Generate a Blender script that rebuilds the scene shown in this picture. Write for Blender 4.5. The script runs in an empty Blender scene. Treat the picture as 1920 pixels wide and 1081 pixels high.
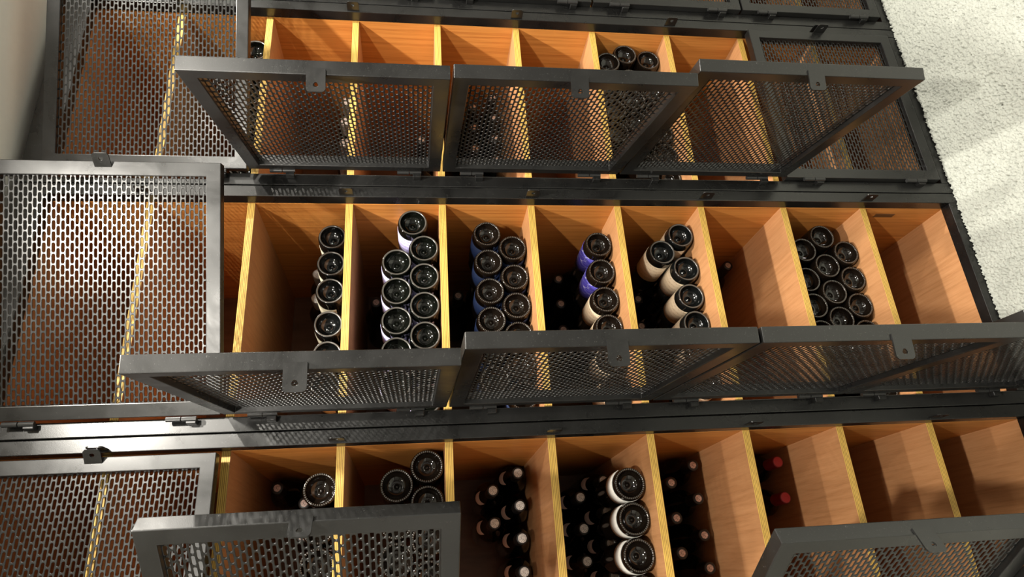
import bpy, bmesh, math, random
import numpy as np
from mathutils import Matrix, Vector

random.seed(7)
rng = np.random.default_rng(11)
C = bpy.context.collection
scn = bpy.context.scene
R = math.radians

# ------------------------------------------------------------------ camera
ZO = 1.925                       # height of the locker datum above the floor
cam_d = bpy.data.cameras.new('camera')
cam = bpy.data.objects.new('camera', cam_d)
C.objects.link(cam)
right = Vector((-0.0645, -0.1257, -0.9900))
up = Vector((0.9154, -0.4024, -0.0086))
fwd = Vector((0.3973, 0.9068, -0.1410))
cam.matrix_world = Matrix(((right.x, up.x, -fwd.x, -0.9069),
                           (right.y, up.y, -fwd.y, -1.5290),
                           (right.z, up.z, -fwd.z, -0.3905 + ZO),
                           (0, 0, 0, 1)))
cam_d.sensor_fit = 'HORIZONTAL'
cam_d.sensor_width = 36.0
cam_d.lens = 1276.9 / 1920 * 36.0
cam_d.clip_start = 0.02
scn.camera = cam

# ------------------------------------------------------------------ colour, world, lamps
vs = scn.view_settings
vs.view_transform = 'Standard'
vs.look = 'None'
vs.gamma = 1.0
vs.use_curve_mapping = False
vs.exposure = 0.42
world = bpy.data.worlds.new('world')
scn.world = world
world.use_nodes = True
world.node_tree.nodes['Background'].inputs[0].default_value = (0.6, 0.62, 0.66, 1)
world.node_tree.nodes['Background'].inputs[1].default_value = 0.1

ZC = 0.56 + ZO                   # ceiling height, with flush round downlights
LAMPS = [(-0.33, -0.76, 32), (0.72, -0.60, 25), (1.80, -0.86, 8), (-1.46, -0.86, 10),
         (-1.10, -1.85, 46), (0.05, -1.95, 30), (1.5, -1.95, 16)]
for i, (x, y, p) in enumerate(LAMPS):
    d = bpy.data.lights.new('downlight_beam', 'AREA')
    d.shape = 'DISK'
    d.size = 0.075
    d.energy = p
    d.color = (1.0, 0.95, 0.85)
    o = bpy.data.objects.new('downlight_beam', d)
    o.location = (x, y, ZC - 0.012)
    C.objects.link(o)

# ------------------------------------------------------------------ materials
def mat(name):
    m = bpy.data.materials.new(name)
    m.use_nodes = True
    nt = m.node_tree
    return m, nt, nt.nodes['Principled BSDF']


def N(nt, t, **kw):
    n = nt.nodes.new(t)
    for k, v in kw.items():
        setattr(n, k, v)
    return n


def ramp(nt, stops):
    r = N(nt, 'ShaderNodeValToRGB')
    e = r.color_ramp.elements
    while len(e) < len(stops):
        e.new(0.5)
    for el, (p, c) in zip(e, stops):
        el.position = p
        el.color = (*c, 1)
    return r


def mapped(nt, scale, coord='Object', rot=(0, 0, 0)):
    tc = N(nt, 'ShaderNodeTexCoord')
    mp = N(nt, 'ShaderNodeMapping')
    mp.inputs['Scale'].default_value = scale
    mp.inputs['Rotation'].default_value = rot
    nt.links.new(tc.outputs[coord], mp.inputs['Vector'])
    return mp


def noise(nt, vec, scale=1.0, detail=4.0, rough=0.55, dist=0.0):
    n = N(nt, 'ShaderNodeTexNoise')
    n.inputs['Scale'].default_value = scale
    n.inputs['Detail'].default_value = detail
    n.inputs['Roughness'].default_value = rough
    n.inputs['Distortion'].default_value = dist
    if vec is not None:
        nt.links.new(vec.outputs[0], n.inputs['Vector'])
    return n


def bump(nt, b, src, strength, dist=0.001):
    n = N(nt, 'ShaderNodeBump')
    n.inputs['Strength'].default_value = strength
    n.inputs['Distance'].default_value = dist
    nt.links.new(src, n.inputs['Height'])
    nt.links.new(n.outputs[0], b.inputs['Normal'])


def plain(name, col, rough=0.5, metal=0.0, spec=0.5):
    m, nt, b = mat(name)
    b.inputs['Base Color'].default_value = (*col, 1)
    b.inputs['Roughness'].default_value = rough
    b.inputs['Metallic'].default_value = metal
    b.inputs['Specular IOR Level'].default_value = spec
    return m


def black_metal(name, rough=0.38):
    m, nt, b = mat(name)
    mp = mapped(nt, (1, 1, 1))
    dust = noise(nt, mp, 300, 3, 0.7)
    smear = noise(nt, mp, 9, 5, 0.6, 0.6)
    rd = ramp(nt, [(0.64, (0, 0, 0)), (0.74, (1, 1, 1))])
    nt.links.new(dust.outputs['Fac'], rd.inputs[0])
    rs = ramp(nt, [(0.30, (0.005, 0.005, 0.005)), (0.75, (0.010, 0.010, 0.0098))])
    nt.links.new(smear.outputs['Fac'], rs.inputs[0])
    mx = N(nt, 'ShaderNodeMix', data_type='RGBA')
    nt.links.new(rd.outputs[0], mx.inputs[0])
    nt.links.new(rs.outputs[0], mx.inputs[6])
    mx.inputs[7].default_value = (0.085, 0.085, 0.08, 1)
    nt.links.new(mx.outputs[2], b.inputs['Base Color'])
    rr = N(nt, 'ShaderNodeMapRange')
    rr.inputs['From Min'].default_value = 0.3
    rr.inputs['From Max'].default_value = 0.7
    rr.inputs['To Min'].default_value = rough - 0.06
    rr.inputs['To Max'].default_value = rough + 0.10
    nt.links.new(smear.outputs['Fac'], rr.inputs['Value'])
    nt.links.new(rr.outputs[0], b.inputs['Roughness'])
    b.inputs['IOR'].default_value = 1.60
    peel = noise(nt, mp, 700, 2, 0.5)
    bump(nt, b, peel.outputs['Fac'], 0.12, 0.0006)
    return m


M_BLACK = black_metal('black_powder_coat', 0.285)
M_MESH = black_metal('black_powder_coat_sheet', 0.295)
M_HINGE = plain('dark_steel', (0.03, 0.03, 0.03), 0.28, 0.3)


def veneer(name, scale, lo, mid, hi, rough=0.42):
    m, nt, b = mat(name)
    mp = mapped(nt, scale)
    g = noise(nt, mp, 1.0, 6, 0.62, 0.25)
    mp2 = mapped(nt, tuple(s * 4.5 for s in scale))
    f = noise(nt, mp2, 1.0, 3, 0.5)
    ad = N(nt, 'ShaderNodeMath', operation='MULTIPLY_ADD')
    ad.inputs[1].default_value = 0.35
    nt.links.new(f.outputs['Fac'], ad.inputs[0])
    nt.links.new(g.outputs['Fac'], ad.inputs[2])
    r = ramp(nt, [(0.46, lo), (0.66, mid), (0.88, hi)])
    nt.links.new(ad.outputs[0], r.inputs[0])
    nt.links.new(r.outputs[0], b.inputs['Base Color'])
    b.inputs['Roughness'].default_value = rough
    b.inputs['Specular IOR Level'].default_value = 0.35
    bump(nt, b, ad.outputs[0], 0.08, 0.0008)
    return m


M_SIDE = veneer('reddish_veneer_upright', (14, 90, 2.6), (0.41, 0.145, 0.032), (0.56, 0.222, 0.050), (0.65, 0.275, 0.068))
M_SHELF = veneer('reddish_veneer_shelf', (130, 6, 40), (0.43, 0.203, 0.084), (0.51, 0.248, 0.107), (0.56, 0.283, 0.129))

M_BACK = veneer('shade_toned_back_board', (14, 90, 2.6), (0.14, 0.070, 0.036), (0.20, 0.100, 0.052), (0.24, 0.125, 0.068))  # side veneer darkened and dulled, shade at the bay backs put into the colour

# laminated ply edge: yellow plies with thin dark glue lines across the thickness
M_PLY, nt, b = mat('plywood_edge')
tc = N(nt, 'ShaderNodeTexCoord')
sx = N(nt, 'ShaderNodeSeparateXYZ')
nt.links.new(tc.outputs['Object'], sx.inputs[0])
mp = mapped(nt, (6, 6, 160))
wob = noise(nt, mp, 1.0, 3)
mm = N(nt, 'ShaderNodeMath', operation='MULTIPLY')
mm.inputs[1].default_value = 1.0 / 0.0036
nt.links.new(sx.outputs['Z'], mm.inputs[0])
fr = N(nt, 'ShaderNodeMath', operation='FRACT')
nt.links.new(mm.outputs[0], fr.inputs[0])
r1 = ramp(nt, [(0.0, (0.20, 0.09, 0.012)), (0.20, (0.24, 0.11, 0.016)), (0.34, (0.74, 0.47, 0.10)), (0.92, (0.80, 0.53, 0.13))])
nt.links.new(fr.outputs[0], r1.inputs[0])
r2 = ramp(nt, [(0.3, (0.80, 0.74, 0.66)), (0.7, (1, 1, 1))])
nt.links.new(wob.outputs['Fac'], r2.inputs[0])
mx = N(nt, 'ShaderNodeMix', data_type='RGBA', blend_type='MULTIPLY')
mx.inputs[0].default_value = 1.0
nt.links.new(r1.outputs[0], mx.inputs[6])
nt.links.new(r2.outputs[0], mx.inputs[7])
nt.links.new(mx.outputs[2], b.inputs['Base Color'])
b.inputs['Roughness'].default_value = 0.55


def glass(name, col, rough=0.06):
    m, nt, b = mat(name)
    b.inputs['Base Color'].default_value = (*col, 1)
    b.inputs['Roughness'].default_value = rough
    b.inputs['IOR'].default_value = 1.52
    b.inputs['Specular IOR Level'].default_value = 0.55
    mp = mapped(nt, (1, 1, 1))
    n = noise(nt, mp, 60, 2)
    bump(nt, b, n.outputs['Fac'], 0.10, 0.001)
    return m


M_GLASS = glass('dark_bottle_glass', (0.003, 0.0035, 0.0025))
M_GLASS_B = glass('brown_black_bottle_glass', (0.007, 0.0045, 0.003))
M_GLASS_M = glass('dull_black_bottle_glass', (0.004, 0.0045, 0.0045), 0.12)
M_RIM = plain('knurled_glass_rim', (0.075, 0.068, 0.060), 0.25, 0, 0.8)


def paper(name, col, ink, dens=0.50, sc=(170, 24), rough=0.6):
    """label paper carrying small illegible print; x = round the bottle, y = along it"""
    m, nt, b = mat(name)
    tc = N(nt, 'ShaderNodeTexCoord')
    mp = N(nt, 'ShaderNodeMapping')
    mp.inputs['Scale'].default_value = (sc[0], sc[1], 1)
    nt.links.new(tc.outputs['UV'], mp.inputs['Vector'])
    n = noise(nt, mp, 1.0, 3, 0.6)
    wv = N(nt, 'ShaderNodeTexWave', bands_direction='Y')
    wv.inputs['Scale'].default_value = 1.7
    wv.inputs['Distortion'].default_value = 0.0
    nt.links.new(tc.outputs['UV'], wv.inputs['Vector'])
    a = ramp(nt, [(dens, (0, 0, 0)), (dens + 0.05, (1, 1, 1))])
    nt.links.new(n.outputs['Fac'], a.inputs[0])
    c = ramp(nt, [(0.55, (0, 0, 0)), (0.72, (1, 1, 1))])
    nt.links.new(wv.outputs['Fac'], c.inputs[0])
    mu = N(nt, 'ShaderNodeMath', operation='MULTIPLY')
    nt.links.new(a.outputs[0], mu.inputs[0])
    nt.links.new(c.outputs[0], mu.inputs[1])
    mx = N(nt, 'ShaderNodeMix', data_type='RGBA')
    nt.links.new(mu.outputs[0], mx.inputs[0])
    mx.inputs[6].default_value = (*col, 1)
    mx.inputs[7].default_value = (*ink, 1)
    nt.links.new(mx.outputs[2], b.inputs['Base Color'])
    b.inputs['Roughness'].default_value = rough
    return m


def script_paper(name, col, ink):
    m, nt, b = mat(name)
    tc = N(nt, 'ShaderNodeTexCoord')
    mp = N(nt, 'ShaderNodeMapping')
    mp.inputs['Scale'].default_value = (7, 4.2, 1)
    nt.links.new(tc.outputs['UV'], mp.inputs['Vector'])
    n = noise(nt, mp, 1.0, 0.5, 0.5, 1.2)
    a = ramp(nt, [(0.488, (0, 0, 0)), (0.497, (1, 1, 1)), (0.503, (1, 1, 1)), (0.512, (0, 0, 0))])
    nt.links.new(n.outputs['Fac'], a.inputs[0])
    mx = N(nt, 'ShaderNodeMix', data_type='RGBA')
    nt.links.new(a.outputs[0], mx.inputs[0])
    mx.inputs[6].default_value = (*col, 1)
    mx.inputs[7].default_value = (*ink, 1)
    nt.links.new(mx.outputs[2], b.inputs['Base Color'])
    b.inputs['Roughness'].default_value = 0.5
    return m


LABEL_MAT = {
    'cream': paper('cream_label', (0.72, 0.66, 0.50), (0.30, 0.25, 0.18), 0.62),
    'lavender': paper('lavender_label', (0.62, 0.58, 0.86), (0.16, 0.12, 0.40), 0.50),
    'navy': paper('navy_label', (0.012, 0.030, 0.10), (0.05, 0.08, 0.2), 0.66),
    'indigo': script_paper('indigo_label', (0.060, 0.048, 0.36), (0.75, 0.75, 0.9)),
    'tan': paper('tan_label', (0.66, 0.52, 0.36), (0.20, 0.08, 0.04), 0.55),
    'white': paper('white_label', (0.78, 0.76, 0.71), (0.35, 0.32, 0.30), 0.55),
    'silver': paper('dull_pink_label', (0.80, 0.66, 0.60), (0.5, 0.4, 0.36), 0.6),
    'leaf': paper('faded_leaf_label', (0.34, 0.28, 0.22), (0.05, 0.04, 0.03), 0.5),
}


def cap_end(name, col, ring):
    m, nt, b = mat(name)
    tc = N(nt, 'ShaderNodeTexCoord')
    mp = N(nt, 'ShaderNodeMapping')
    nt.links.new(tc.outputs['Object'], mp.inputs['Vector'])
    n = noise(nt, mp, 330, 3, 0.6)
    r = ramp(nt, [(0.40, ring), (0.56, col)])
    nt.links.new(n.outputs['Fac'], r.inputs[0])
    nt.links.new(r.outputs[0], b.inputs['Base Color'])
    b.inputs['Roughness'].default_value = 0.45
    return m


CAP = {   # style: (side, end disc, end ring)
    'bronze': (plain('black_capsule', (0.012, 0.011, 0.010), 0.4), cap_end('bronze_medallion', (0.55, 0.40, 0.32), (0.22, 0.14, 0.10))),
    'silver': (plain('black_capsule_silver', (0.014, 0.014, 0.014), 0.4), cap_end('silver_medallion', (0.95, 0.93, 0.88), (0.50, 0.48, 0.45))),
    'rose': (plain('black_capsule_rose', (0.018, 0.013, 0.011), 0.4), cap_end('rose_medallion', (0.90, 0.66, 0.58), (0.38, 0.24, 0.20))),
    'red': (plain('red_capsule', (0.22, 0.012, 0.02), 0.4), plain('red_capsule_end', (0.55, 0.035, 0.05), 0.45)),
    'foil': (plain('pale_foil_capsule', (0.55, 0.53, 0.50), 0.3, 0.5), cap_end('pale_foil_end', (0.80, 0.78, 0.76), (0.45, 0.42, 0.40))),
}


def wall_paint(name, col, sc=40):
    m, nt, b = mat(name)
    mp = mapped(nt, (1, 1, 1))
    n = noise(nt, mp, sc, 3)
    r = ramp(nt, [(0.3, tuple(c * 0.97 for c in col)), (0.7, col)])
    nt.links.new(n.outputs['Fac'], r.inputs[0])
    nt.links.new(r.outputs[0], b.inputs['Base Color'])
    b.inputs['Roughness'].default_value = 0.75
    n2 = noise(nt, mp, 500, 2)
    bump(nt, b, n2.outputs['Fac'], 0.08)
    return m


M_WALL = wall_paint('off_white_paint', (0.66, 0.63, 0.58))
M_DARK = wall_paint('taupe_paint', (0.72, 0.71, 0.68))
M_FRONT = wall_paint('dark_paint', (0.20, 0.195, 0.19))
M_CEIL = wall_paint('ceiling_paint', (0.86, 0.84, 0.80))

M_CARPET, nt, b = mat('cream_wool_pile')
mp = mapped(nt, (1, 1, 1))
n1 = noise(nt, mp, 5, 4, 0.6)
n2 = noise(nt, mp, 160, 3, 0.6)
ad = N(nt, 'ShaderNodeMath', operation='MULTIPLY_ADD')
ad.inputs[1].default_value = 0.5
nt.links.new(n2.outputs['Fac'], ad.inputs[0])
nt.links.new(n1.outputs['Fac'], ad.inputs[2])
r = ramp(nt, [(0.55, (0.37, 0.38, 0.345)), (0.95, (0.46, 0.475, 0.43))])
nt.links.new(ad.outputs[0], r.inputs[0])
nt.links.new(r.outputs[0], b.inputs['Base Color'])
b.inputs['Roughness'].default_value = 0.95
b.inputs['Specular IOR Level'].default_value = 0.15
n3 = noise(nt, mp, 900, 2, 0.6)
bump(nt, b, n3.outputs['Fac'], 0.3, 0.001)

# ------------------------------------------------------------------ mesh helpers
def mesh_of(name, bm, mats, smooth=False):
    me = bpy.data.meshes.new(name)
    bm.normal_update()
    bm.to_mesh(me)
    bm.free()
    for m in (mats if isinstance(mats, (list, tuple)) else [mats]):
        me.materials.append(m)
    if smooth:
        for p in me.polygons:
            p.use_smooth = True
    return me


def link(name, data, parent=None, loc=(0, 0, 0), rot=(0, 0, 0)):
    o = bpy.data.objects.new(name, data)
    C.objects.link(o)
    o.parent = parent
    o.location = loc
    o.rotation_euler = rot
    return o


def tag(o, label=None, cat=None, group=None, kind=None):
    if label: o['label'] = label
    if cat: o['category'] = cat
    if group: o['group'] = group
    if kind: o['kind'] = kind
    return o


def box_bm(x0, x1, y0, y1, z0, z1, bev=0.0, seg=1):
    bm = bmesh.new()
    bmesh.ops.create_cube(bm, size=1.0)
    for v in bm.verts:
        v.co = Vector((x0 + (v.co.x + .5) * (x1 - x0), y0 + (v.co.y + .5) * (y1 - y0), z0 + (v.co.z + .5) * (z1 - z0)))
    if bev:
        bmesh.ops.bevel(bm, geom=list(bm.edges), offset=bev, segments=seg, affect='EDGES', profile=0.5)
    return bm


def structure(name, bm, m):
    o = link(name, mesh_of(name, bm, m))
    o['kind'] = 'structure'
    return o


# ------------------------------------------------------------------ room shell
XL, XR, YF, YB = -3.2, 3.4, -3.3, 0.66
structure('floor', box_bm(XL, XR, YF, YB, -0.06, 0.004), M_CARPET)
structure('ceiling', box_bm(XL, XR, YF, YB, ZC, ZC + 0.1), M_CEIL)
structure('wall_back', box_bm(XL, XR, YB, YB + 0.1, 0, ZC), M_WALL)
structure('wall_front', box_bm(XL, XR, YF - 0.1, YF, 0, ZC), M_FRONT)
structure('wall_left', box_bm(XL - 0.1, XL, YF, YB, 0, ZC), M_DARK)
structure('wall_right', box_bm(XR, XR + 0.1, YF, YB, 0, ZC), M_DARK)

# ------------------------------------------------------------------ locker pieces (shared by all columns)
PITCH = 0.6087
HX, HY = -0.5427, -0.053           # hinge axis
W, T = 0.531, 0.0267               # door leaf
Z_ = {-2: 0.470, -1: 0.235, 0: 0.0, 1: -0.2372, 2: -0.4713, 3: -0.7034, 4: -0.9371, 5: -1.1724, 6: -1.4127, 7: -1.6529, 8: -1.909}
TH = 0.018
DEPTH = 0.60
DOORS = {}
for k in (-2, 0, 2, 4, 6):
    zt = Z_[k] + 0.012 - 0.003
    zb = (Z_[k + 2] + 0.012 + 0.003) if k < 6 else -1.870
    DOORS[k] = (zt, zb)

ME = {}
TOP = 0.535 + ZO
ME['post_latch'] = mesh_of('post', box_bm(0.0, 0.0305, -0.035, -0.001, 0, TOP, 0.0018, 2), M_BLACK)
ME['post_hinge'] = mesh_of('post', box_bm(-0.576, -0.5435, -0.035, -0.001, 0, TOP, 0.0018, 2), M_BLACK)
ME['rail_top'] = mesh_of('rail', box_bm(-0.5434, -0.0001, -0.0345, -0.001, 0.466 + ZO, TOP, 0.0015, 2), M_BLACK)
ME['rail_bottom'] = mesh_of('rail', box_bm(-0.5434, -0.0001, -0.0345, -0.001, 0, -1.888 + ZO, 0.0015, 2), M_BLACK)
ME['side_latch'] = mesh_of('side_panel', box_bm(0.0, 0.0145, 0, DEPTH, 0.0, 0.488 + ZO), M_SIDE)
ME['side_hinge'] = mesh_of('side_panel', box_bm(-0.558, -0.5435, 0, DEPTH, 0.0, 0.488 + ZO), M_SIDE)
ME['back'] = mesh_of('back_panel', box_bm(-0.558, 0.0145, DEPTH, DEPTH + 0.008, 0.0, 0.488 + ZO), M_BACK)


def shelf_mesh():
    bm = box_bm(-0.5434, -0.0001, 0.0, DEPTH - 0.0005, 0.0, TH)
    bm.normal_update()
    for f in bm.faces:
        f.material_index = 1 if f.normal.y < -0.5 else 0
    return mesh_of('shelf', bm, [M_SHELF, M_PLY])


ME['shelf'] = shelf_mesh()


def tab_mesh(along):
    """padlock eye: plate with two rounded corners and a hole. Local: s = across (z), t = outwards (-y), thin along x"""
    bm = bmesh.new()
    hw, L0, L1, rc, hr = 0.0165, -0.010, along, 0.007, 0.0048
    hc = L1 - 0.0125
    outer = []
    for (cx, cy, a0, a1) in ((hw - rc, L1 - rc, 0, 90), (-hw + rc, L1 - rc, 90, 180)):
        for i in range(5):
            a = R(a0 + (a1 - a0) * i / 4)
            outer.append((cx + rc * math.cos(a), cy + rc * math.sin(a)))
    outer += [(-hw, hc), (-hw, L0), (-hw * .33, L0), (hw * .33, L0), (hw, L0), (hw, hc)]
    n = len(outer)
    hole = []
    for (px, py) in outer:
        a = math.atan2(py - hc, px)
        hole.append((hr * math.cos(a), hc + hr * math.sin(a)))
    t = 0.003
    lay = {}
    for tag_, pts in (('o', outer), ('h', hole)):
        for x in (0.0, t):
            lay[tag_, x] = [bm.verts.new((x, -q[1], q[0])) for q in pts]
    for i in range(n):
        j = (i + 1) % n
        bm.faces.new((lay['o', t][i], lay['o', t][j], lay['h', t][j], lay['h', t][i]))
        bm.faces.new((lay['o', 0.0][j], lay['o', 0.0][i], lay['h', 0.0][i], lay['h', 0.0][j]))
        bm.faces.new((lay['o', 0.0][i], lay['o', 0.0][j], lay['o', t][j], lay['o', t][i]))
        bm.faces.new((lay['h', 0.0][j], lay['h', 0.0][i], lay['h', t][i], lay['h', t][j]))
    bmesh.ops.recalc_face_normals(bm, faces=bm.faces)
    return mesh_of('latch_tab', bm, M_BLACK)


ME['tab'] = tab_mesh(0.032)


def ring_frame(w, h, t, f, bev):
    """mitred tube frame as one closed ring, x 0..w, y 0..t, z -h/2..h/2"""
    bm = bmesh.new()
    def loop(x0, x1, z0, z1, y):
        return [bm.verts.new(p) for p in ((x0, y, z0), (x1, y, z0), (x1, y, z1), (x0, y, z1))]
    of, ob = loop(0, w, -h / 2, h / 2, 0), loop(0, w, -h / 2, h / 2, t)
    i_f, ib = loop(f, w - f, -h / 2 + f, h / 2 - f, 0), loop(f, w - f, -h / 2 + f, h / 2 - f, t)
    for a in range(4):
        c = (a + 1) % 4
        bm.faces.new((of[a], of[c], i_f[c], i_f[a]))
        bm.faces.new((ob[c], ob[a], ib[a], ib[c]))
        bm.faces.new((of[c], of[a], ob[a], ob[c]))
        bm.faces.new((i_f[a], i_f[c], ib[c], ib[a]))
    bmesh.ops.recalc_face_normals(bm, faces=bm.faces)
    ed = [e for e in bm.edges if len(e.link_faces) == 2 and e.link_faces[0].normal.dot(e.link_faces[1].normal) < 0.5]
    bmesh.ops.bevel(bm, geom=ed, offset=bev, segments=2, affect='EDGES', profile=0.5)
    return bm


for k, (zt, zb) in DOORS.items():
    ME['door', k] = mesh_of('door', ring_frame(W, zt - zb, T, 0.030, 0.0016), M_BLACK)


def slot_sheet(ncol, nrow, pz, pu, ls, ws, t):
    """perforated sheet with staggered slots; every slot is a real hole with a chamfered front lip"""
    v, f = [], []
    hu, hz = pu / 2, pz / 2
    out = [(hu, hz), (hu / 2, hz), (0, hz), (-hu / 2, hz), (-hu, hz), (-hu, 0), (-hu, -hz), (-hu / 2, -hz), (0, -hz), (hu / 2, -hz), (hu, -hz), (hu, 0)]
    def slot(g):
        r, l = ws / 2 + g, ls / 2 + g
        s = l - r
        d = r * 0.74
        return [(s + d, d), (s * .96, r), (0, r), (-s * .96, r), (-s - d, d), (-l, 0), (-s - d, -d), (-s * .96, -r), (0, -r), (s * .96, -r), (s + d, -d), (l, 0)]
    rings = [(out, 0.0), (slot(0.0008), 0.0), (slot(0), 0.0006), (slot(0), t), (out, t)]
    for i in range(ncol):
        for j in range(nrow):
            cu = (j - (nrow - 1) / 2 + (0.25 if i % 2 else -0.25)) * pu
            cz = (i - (ncol - 1) / 2) * pz
            b0 = len(v)
            for ring, y in rings:
                v += [(cu + a, y, cz + c) for a, c in ring]
            for q in range(4):
                for a in range(12):
                    c = (a + 1) % 12
                    f.append((b0 + q * 12 + a, b0 + q * 12 + c, b0 + (q + 1) * 12 + c, b0 + (q + 1) * 12 + a))
    v = np.array(v)
    key = np.round(v * 1e5).astype(np.int64)
    _, first, inv = np.unique(key, axis=0, return_index=True, return_inverse=True)
    inv = inv.ravel()
    me = bpy.data.meshes.new('perforated_panel')
    me.from_pydata(v[first].tolist(), [], [tuple(inv[list(x)]) for x in f])
    me.materials.append(M_MESH)
    me.validate()
    me.update()
    return me


ME['panel'] = slot_sheet(47, 21, 0.0090, 0.0231, 0.0194, 0.0057, 0.0015)


def hinge_mesh():
    bm = bmesh.new()
    for z0, z1, r in ((0.001, 0.030, 0.0055), (-0.030, -0.001, 0.0055), (-0.012, 0.012, 0.0028)):
        geo = bmesh.ops.create_cone(bm, cap_ends=True, segments=18, radius1=r, radius2=r, depth=z1 - z0)
        bmesh.ops.translate(bm, verts=geo['verts'], vec=(0, 0, (z0 + z1) / 2))
    return mesh_of('hinge', bm, M_HINGE)


ME['hinge'] = hinge_mesh()


def leaf_mesh():
    return mesh_of('hinge_leaf', box_bm(-0.0095, 0.001, 0.0005, 0.0175, -0.029, -0.009, 0.001), M_BLACK)


ME['leaf'] = leaf_mesh()

# ------------------------------------------------------------------ build the four locker columns
TAB_BEND = {(-1, -2): 46, (0, -2): 50}     # two padlock eyes are bent towards the post


def build_locker(col, label, angles):
    root = tag(link('wine_locker', None, None, (col * PITCH, 0, 0)), label, 'wine locker', 'mesh door wine lockers')
    for key, nm in (('post_latch', 'post'), ('post_hinge', 'post'), ('rail_top', 'rail'), ('rail_bottom', 'rail'),
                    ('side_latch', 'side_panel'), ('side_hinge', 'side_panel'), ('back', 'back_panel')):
        o = link(nm, ME[key], root)
        if key == 'post_latch':
            post = o
        if key == 'post_hinge':
            hpost = o
    for k in range(-2, 9):
        link('shelf', ME['shelf'], root, (0, 0, Z_[k] + ZO))
    for k, th in angles.items():
        zt, zb = DOORS[k]
        zc = (zt + zb) / 2 + ZO
        d = link('door', ME['door', k], root, (HX, HY, zc), (0, 0, -R(th)))
        link('perforated_panel', ME['panel'], d, (W / 2, 0.0105, 0))
        link('latch_tab', ME['tab'], d, (W - (0.013 if (col, k) in TAB_BEND else 0), 0, 0), (0, 0, R(TAB_BEND.get((col, k), 0))))
        for s in (-1, 1):
            link('hinge', ME['hinge'], d, (-0.0062, -0.001, s * 0.155))
            link('hinge_leaf', ME['leaf'], hpost, (HX - 0.0062, HY, zc + s * 0.155))
        link('latch_tab', ME['tab'], post, (0.0045, -0.035, zc))
    return root


lockA = build_locker(2, 'black steel wine locker with every mesh door shut, only its edge strip showing', {-2: 0, 0: 0, 2: 0, 4: 0, 6: 0})
lockB = build_locker(1, 'black steel wine locker of brightly lit, mostly empty orange bays, three doors open', {-2: 19, 0: 105.6, 2: 105.2, 4: 101.9, 6: 0})
lockC = build_locker(0, 'black steel wine locker along the middle with most bottles and four wide open doors', {-2: 21.6, 0: 97.5, 2: 94.9, 4: 94.9, 6: 92.5})
lockD = build_locker(-1, 'black steel wine locker at the bottom edge, door tops striped by slotted shadow', {-2: 0, 0: 49.1, 2: 160, 4: 58.9, 6: 62})
# filled mortise in the cheek of the lowest bay
pt = link('wood_patch', mesh_of('wood_patch', box_bm(-0.0012, 0.002, 0.028, 0.046, -0.030, 0.030, 0.0005), plain('dark_filler', (0.13, 0.055, 0.015), 0.6)), lockC, (0, 0.0, -1.735 + ZO))
pt['label'] = 'dark brown patch on the side board'

# ------------------------------------------------------------------ bottles
SEG = 44


def lathe(prof, mats, seg=SEG):
    """prof: list of (radius, y, material index of the band that follows)"""
    bm = bmesh.new()
    rings = []
    for r, y, _ in prof:
        if r < 1e-6:
            rings.append([bm.verts.new((0, y, 0))])
        else:
            rings.append([bm.verts.new((r * math.sin(2 * math.pi * i / seg), y, r * math.cos(2 * math.pi * i / seg))) for i in range(seg)])
    for q in range(len(rings) - 1):
        a, b_ = rings[q], rings[q + 1]
        for i in range(seg):
            j = (i + 1) % seg
            if len(a) == 1:
                f = bm.faces.new((a[0], b_[j], b_[i]))
            elif len(b_) == 1:
                f = bm.faces.new((a[i], a[j], b_[0]))
            else:
                f = bm.faces.new((a[i], a[j], b_[j], b_[i]))
            f.material_index = prof[q][2]
            f.smooth = True
    bmesh.ops.recalc_face_normals(bm, faces=bm.faces)
    return bm, mats


def bottle_profile(r):
    q = r - 0.0072
    p = [(0.0, 0.0225, 0), (0.0025, 0.0232, 0), (0.0045, 0.0262, 0), (0.007, 0.0272, 0)]
    p += [(q * math.sin(R(a)), 0.0015 + 0.028 * math.cos(R(a)) ** 0.8, 0) for a in (20, 30, 40, 50, 60, 70, 78, 85)]
    p += [(q, 0.0012, 1), (r - 0.0052, 0.0, 1), (r - 0.0036, 0.0003, 0), (r - 0.0025, 0.0014, 0), (r - 0.0014, 0.0042, 0), (r - 0.0002, 0.009, 0), (r, 0.014, 0),
         (r, 0.172, 0), (r * .985, 0.182, 0), (r * .90, 0.195, 0), (r * .70, 0.209, 0), (r * .52, 0.221, 0), (0.0155, 0.236, 0), (0.0142, 0.25, 0),
         (0.0140, 0.292, 0), (0.0, 0.292, 0)]
    return p


def knurl(bm, r):
    """small raised ticks round the standing ring"""
    for v in bm.verts:
        rad = math.hypot(v.co.x, v.co.z)
        if abs(rad - (r - 0.0052)) < 3e-4 and v.co.y < 0.001:
            i = round(math.atan2(v.co.x, v.co.z) / (2 * math.pi) * 88)
            v.co.y += 0.0013 if i % 2 else 0.0


BODY, CAPS, LABELS = {}, {}, {}


def body_mesh(r, g):
    key = (round(r, 4), g.name)
    if key not in BODY:
        bm, _ = lathe(bottle_profile(r), None, 88)
        knurl(bm, r)
        if g is M_GLASS_B:
            for f in bm.faces:
                if f.material_index == 1:
                    c = f.calc_center_median()
                    if int(math.floor((math.atan2(c.x, c.z) / (2 * math.pi) + 1) * 88)) % 2:
                        f.material_index = 0
        BODY[key] = mesh_of('glass_body', bm, [g, M_RIM])
    return BODY[key]


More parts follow.
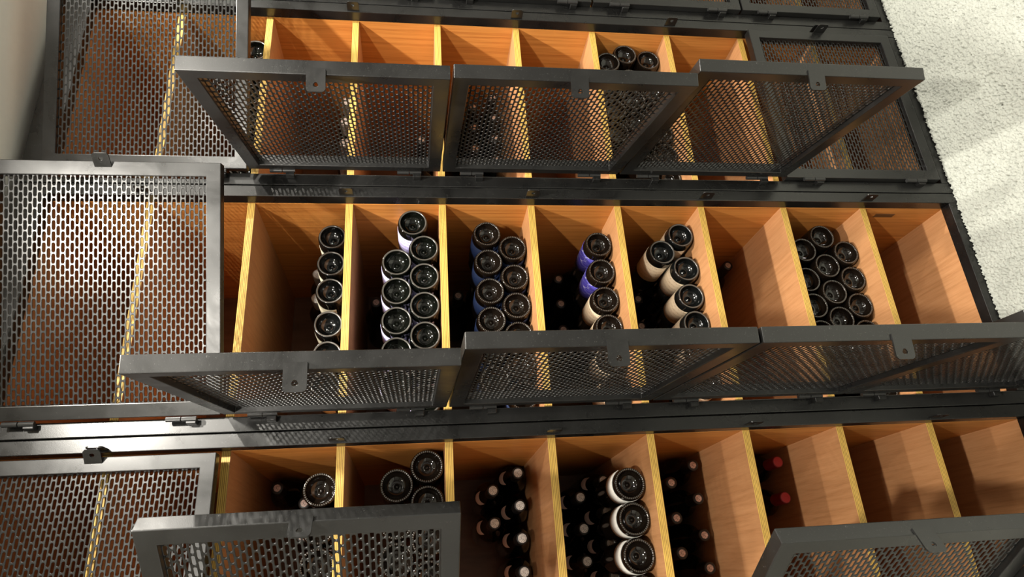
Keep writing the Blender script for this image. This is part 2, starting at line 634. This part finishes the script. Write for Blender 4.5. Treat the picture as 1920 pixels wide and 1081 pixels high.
def cap_mesh(style):
    if style not in CAPS:
        side, end = CAP[style]
        ring = {'red': 0.0125, 'silver': 0.0108, 'foil': 0.0115}.get(style, 0.0088)
        prof = [(0.0147, 0.240, 0), (0.0151, 0.243, 0), (0.0150, 0.288, 0), (0.0154, 0.290, 0), (0.0152, 0.2975, 0), (0.0138, 0.2995, 0), (ring + .001, 0.2995, 0), (ring, 0.2998, 1), (0.0, 0.3000, 1)]
        bm, _ = lathe(prof, None, 32)
        CAPS[style] = mesh_of('capsule', bm, [side, end])
    return CAPS[style]


def label_mesh(r, style, y0, y1, a0, a1):
    key = (round(r, 4), style, y0, y1, a0, a1)
    if key not in LABELS:
        bm = bmesh.new()
        uv = bm.loops.layers.uv.new('UVMap')
        n, rr = 28, r + 0.0005
        cols = []
        for i in range(n + 1):
            a = R(a0 + (a1 - a0) * i / n)
            row = []
            for y, q in ((y0, rr - 0.0006), (y0, rr), (y1, rr), (y1, rr - 0.0006)):
                row.append(bm.verts.new((q * math.sin(a), y, q * math.cos(a))))
            cols.append(row)
        for i in range(n):
            for q in range(3):
                f = bm.faces.new((cols[i][q], cols[i + 1][q], cols[i + 1][q + 1], cols[i][q + 1]))
                f.smooth = q == 1
                for lp in f.loops:
                    a = math.atan2(lp.vert.co.x, lp.vert.co.z)
                    lp[uv].uv = (a / 6.283 + .5, (lp.vert.co.y - y0) / (y1 - y0))
        bmesh.ops.recalc_face_normals(bm, faces=bm.faces)
        LABELS[key] = mesh_of('label', bm, LABEL_MAT[style])
    return LABELS[key]


def crescent_mesh(r, style, rot):
    """moon-shaped shoulder label"""
    key = (round(r, 4), style, 'moon', rot)
    if key not in LABELS:
        prof = [(p[1], p[0]) for p in bottle_profile(r) if p[1] > 0.1 and p[0] > 0.001]
        ys, rs = [p[0] for p in prof], [p[1] for p in prof]
        bm = bmesh.new()
        uv = bm.loops.layers.uv.new('UVMap')
        cols = []
        n = 18
        for i in range(n + 1):
            t = -1 + 2 * i / n
            a = R(t * 40 + rot)
            yo, yi = 0.187 + 0.022 * t * t, 0.2065 + 0.004 * t * t
            row = []
            for j in range(4):
                y = yo + (yi - yo) * j / 3
                q = float(np.interp(y, ys, rs)) + (0.0009 if 0 < j < 3 else 0.0004)
                row.append(bm.verts.new((q * math.sin(a), y, q * math.cos(a))))
            cols.append(row)
        for i in range(n):
            for j in range(3):
                f = bm.faces.new((cols[i][j], cols[i + 1][j], cols[i + 1][j + 1], cols[i][j + 1]))
                f.smooth = True
                for lp in f.loops:
                    lp[uv].uv = (lp.vert.co.x * 10, lp.vert.co.y * 10)
        bmesh.ops.recalc_face_normals(bm, faces=bm.faces)
        LABELS[key] = mesh_of('shoulder_label', bm, LABEL_MAT[style])
    return LABELS[key]


ORD = ['first', 'second', 'third', 'fourth', 'fifth', 'sixth', 'seventh', 'eighth']
ROWN = {1: 'top row', 0: 'middle row', -1: 'bottom row'}
FILE = {1: 'lowest file', 2: 'second file', 3: 'third file'}


def bottle(col, bay, kind, r, lay, x, h, style, label, lab=None, cap='bronze', gm=None, yy=None, tilt=0.0):
    z = (Z_[bay + 1] + TH) + ZO + h
    root = tag(link('wine_bottle', None), label, 'bottle', 'wine bottles lying in the lockers')
    if kind == 'punt':
        y = 0.055 if yy is None else yy
        root.location = (col * PITCH + x, y, z)
        root.rotation_euler = (0, random.uniform(-.5, .5) if lab is None else 0, R(tilt))
    else:
        y = 0.235 if yy is None else yy
        root.location = (col * PITCH + x, y + 0.300, z)
        root.rotation_euler = (0, 0, math.pi)
    link('glass_body', body_mesh(r - 0.0004, gm or M_GLASS), root)
    link('capsule', cap_mesh(cap), root)
    if lab:
        st, y0, y1, a0, a1 = lab
        if kind == 'neck':
            link('shoulder_label', crescent_mesh(r, st, random.choice((-14, -4, 4, 16))), root)
            return root
        link('label', label_mesh(r, st, y0, y1, a0, a1), root)
    return root


# label patch: style, start and end along the bottle, wrap angles (0 = up, negative = towards the camera side)
LAB = {'cream': ('cream', 0.040, 0.125, -110, 60), 'lavender': ('lavender', 0.030, 0.120, -125, 120), 'navy': ('navy', 0.030, 0.130, -150, 100),
       'indigo': ('indigo', 0.028, 0.120, -100, 60), 'tan': ('tan', 0.026, 0.112, -112, 50), 'white': ('white', 0.016, 0.072, -150, 60),
       'silver': ('silver', 0.085, 0.150, -78, 40), 'leaf': ('leaf', 0.05, 0.16, -90, 60)}
WORD = {'cream': 'cream-labelled', 'lavender': 'lavender-labelled', 'navy': 'navy-labelled', 'indigo': 'indigo-labelled', 'tan': 'tan-labelled', 'white': 'white-labelled', None: 'plain black'}
# (locker, bay) : list of (kind, radius, [(file, [x...])...], label style, capsule, glass, dy)
PACK = 0.866


def stack(col, bay, kind, r, files, lab=None, cap='bronze', gm=None, word=None, yy=None, bayname=None, tilt=0.0):
    for lay, xs in files:
        h = r + 0.0006 + (lay - 1) * 2 * r * 0.875
        xs = sorted(xs, key=lambda q: -(q[0] if isinstance(q, tuple) else q))
        for i, q in enumerate(xs):
            x, hh = (q[:2] if isinstance(q, tuple) else (q, h))
            yq = q[2] if isinstance(q, tuple) and len(q) > 2 else yy
            what = 'bottle end' if kind == 'punt' else 'bottle neck'
            lb = f"{word} {what}, {ORD[i]} from top in {FILE[lay]}, {bayname}, {ROWN[col]}"
            bottle(col, bay, kind, r, lay, x, hh, None, lb, LAB.get(lab) if lab else None, cap, gm,
                   (0.055 if kind == 'punt' else 0.278) + random.uniform(-.003, .003) if yq is None else yq, tilt)


# middle row
stack(0, 0, 'punt', .0365, [(1, [-.064, -.140, -.214, -.303, -.379, -.455])], 'cream', 'foil', M_GLASS_M, 'cream-labelled', bayname='first open bay')
stack(0, 0, 'neck', .0365, [(1, [-.102, -.177, -.2585]), (2, [(-.0645, .1015), -.1395])], None, 'foil', None, 'pale foil', bayname='first open bay')
stack(0, 1, 'punt', .0388, [(1, [(-.0405, .067), -.114, -.192, -.270, -.348, -.426, -.504]), (2, [-.153, -.231, -.309, -.387, -.465])], 'lavender', 'bronze', None, 'lavender-labelled', yy=.020, bayname='second open bay')
stack(0, 1, 'neck', .038, [(1, [-.077, -.153, -.231]), (2, [-.115, -.192]), (3, [-.1535])], None, 'bronze', None, 'bronze-capped', bayname='second open bay')
stack(0, 2, 'punt', .0380, [(1, [-.094, -.179, -.259, -.3375, -.415, -.493]), (2, [-.054, -.1365, -.219, -.2975, -.375, -.453])], 'navy', 'bronze', M_GLASS_B, 'navy-labelled', bayname='third open bay')
stack(0, 2, 'neck', .038, [(1, [-.054, -.1365, -.219]), (2, [-.0955, -.178]), (3, [-.1365])], None, 'bronze', None, 'bronze-capped', bayname='third open bay')
stack(0, 3, 'punt', .0380, [(1, [-.085, -.164])], 'indigo', 'bronze', M_GLASS_B, 'indigo-labelled', bayname='fourth open bay')
stack(0, 3, 'punt', .0380, [(1, [-.245, -.323, -.402, -.481])], 'tan', 'bronze', M_GLASS_B, 'tan-labelled', bayname='fourth open bay')
stack(0, 3, 'neck', .038, [(1, [-.0445, -.1245, -.2045, -.284]), (2, [-.0845, -.1645, -.2445]), (3, [-.0445, -.1245, -.2045])], None, 'bronze', None, 'bronze-capped', bayname='fourth open bay')
stack(0, 4, 'punt', .0380, [(1, [-.057, -.158, -.238, -.317, -.396, -.475]), (2, [(-.1075, .098)])], 'tan', 'bronze', M_GLASS_M, 'tan-labelled', bayname='fifth open bay')
stack(0, 4, 'neck', .038, [(1, [-.108, -.198, -.2775]), (2, [-.153, -.2375])], 'leaf', 'bronze', None, 'bronze-capped', bayname='fifth open bay')
stack(0, 5, 'neck', .038, [(1, [-.042])], None, 'bronze', None, 'lone bronze-capped', bayname='sixth open bay')
stack(0, 6, 'punt', .0382, [(1, [-.111, -.191, -.270, -.349, -.427, -.504]), (2, [(-.0595, .0975), -.151, -.2305, -.3095, -.388, -.4655]), (3, [(-.101, .163), -.191, -.270, -.349, -.427])], None, 'bronze', M_GLASS_B, 'plain black', bayname='seventh open bay')
# top row
stack(1, -1, 'punt', .0385, [(1, [-.068, -.146, -.225, -.304, -.383, -.462])], None, 'foil', None, 'plain black', bayname='bay by ajar door')
stack(1, 0, 'neck', .038, [(1, [-.085, -.163, -.241, -.319, -.397, -.475])], None, 'foil', None, 'pale foil', yy=.25, bayname='first open bay')
stack(1, 1, 'neck', .038, [(1, [-.225, -.303, -.381, -.459])], None, 'bronze', None, 'bronze-capped', yy=.25, bayname='second open bay')
stack(1, 2, 'neck', .038, [(1, [-.060, -.140, -.220, -.300, -.380, -.460]), (2, [-.100, -.180, -.260, -.340, -.420]), (3, [-.140, -.300])], None, 'bronze', None, 'bronze-capped', yy=.24, bayname='third open bay')
stack(1, 4, 'punt', .0382, [(1, [-.048, -.1645, -.2425, -.3205, -.3985, -.4765]), (2, [(-.041, .1155, .042), -.1235, -.2035, -.2815, -.3595, -.4375]), (3, [(-.0845, .1775, .030), -.1635, -.2425, -.3205])], None, 'bronze', M_GLASS_B, 'plain black', bayname='fifth open bay')
# bottom row
stack(-1, 0, 'punt', .0385, [(1, [-.081, -.159, -.237, -.315])], None, 'bronze', M_GLASS_B, 'plain black', bayname='first open bay')
stack(-1, 0, 'neck', .038, [(1, [-.042, -.120, -.198]), (2, [-.081, -.159]), (3, [-.042])], None, 'rose', None, 'rose-capped', bayname='first open bay')
stack(-1, 1, 'punt', .0388, [(1, [-.041, -.119, -.197, -.275]), (2, [-.080, -.158, -.236])], None, 'bronze', M_GLASS_B, 'plain black', bayname='second open bay')
stack(-1, 2, 'neck', .0380, [(1, [-.039, -.119, -.196, -.273]), (2, [-.079, -.1575])], 'silver', 'silver', None, 'silver-capped', yy=.235, bayname='third open bay')
stack(-1, 3, 'punt', .0385, [(1, [-.102, -.180, -.258, -.336])], 'white', 'bronze', M_GLASS_B, 'white-labelled', yy=.050, bayname='fourth open bay')
stack(-1, 3, 'neck', .0380, [(1, [-.0625, -.1405, -.2185, -.2965]), (2, [-.1015, -.1795, -.2575]), (3, [-.0625, -.1405, -.2185])], 'silver', 'silver', None, 'silver-capped', bayname='fourth open bay')
stack(-1, 4, 'neck', .0380, [(1, [-.040, -.125, -.215, -.293]), (2, [-.082, -.170, -.254])], None, 'rose', None, 'rose-capped', yy=.235, bayname='fifth open bay')
stack(-1, 5, 'neck', .0380, [(1, [-.042, -.135])], None, 'red', None, 'red-capped', yy=.235, bayname='sixth open bay')

# ------------------------------------------------------------------ carpet pile: a field of wool tufts standing on the floor
def carpet_pile(x0, x1, y0, y1, res, n):
    nx, ny = int((x1 - x0) / res) + 1, int((y1 - y0) / res) + 1
    H = np.zeros((nx, ny))
    cx = rng.uniform(x0, x1, n)
    cy = rng.uniform(y0, y1, n)
    an = rng.uniform(0, math.pi, n)
    la = rng.uniform(0.0036, 0.0072, n)
    lb = rng.uniform(0.0023, 0.0034, n)
    hh = rng.uniform(0.0080, 0.0150, n)
    w = int(0.0076 / res) + 1
    dx = np.arange(-w, w + 1) * res
    for i in range(n):
        ix, iy = int(round((cx[i] - x0) / res)), int(round((cy[i] - y0) / res))
        a0, a1, b0, b1 = max(ix - w, 0), min(ix + w + 1, nx), max(iy - w, 0), min(iy + w + 1, ny)
        gx = x0 + np.arange(a0, a1)[:, None] * res - cx[i]
        gy = y0 + np.arange(b0, b1)[None, :] * res - cy[i]
        c, s = math.cos(an[i]), math.sin(an[i])
        d = ((gx * c + gy * s) / la[i]) ** 2 + ((-gx * s + gy * c) / lb[i]) ** 2
        h = hh[i] * np.sqrt(np.clip(1 - d, 0, 1)) ** 0.8
        H[a0:a1, b0:b1] = np.maximum(H[a0:a1, b0:b1], h)
    X, Y = np.meshgrid(x0 + np.arange(nx) * res, y0 + np.arange(ny) * res, indexing='ij')
    V = np.stack([X, Y, H + 0.004], -1).reshape(-1, 3)
    idx = np.arange(nx * ny).reshape(nx, ny)
    F = np.stack([idx[:-1, :-1], idx[1:, :-1], idx[1:, 1:], idx[:-1, 1:]], -1).reshape(-1, 4)
    me = bpy.data.meshes.new('carpet_pile')
    me.vertices.add(len(V))
    me.vertices.foreach_set('co', V.ravel())
    me.loops.add(F.size)
    me.loops.foreach_set('vertex_index', F.ravel())
    me.polygons.add(len(F))
    me.polygons.foreach_set('loop_start', np.arange(len(F)) * 4)
    me.polygons.foreach_set('loop_total', np.full(len(F), 4))
    me.update(calc_edges=True)
    me.polygons.foreach_set('use_smooth', np.ones(len(F), bool))
    me.materials.append(M_CARPET)
    return me


pile = link('carpet_pile', carpet_pile(-0.62, 1.15, -0.56, -0.036, 0.0018, 72000))
tag(pile, 'cream wool carpet pile of short nubby tufts in front of the lockers', 'carpet', kind='stuff')
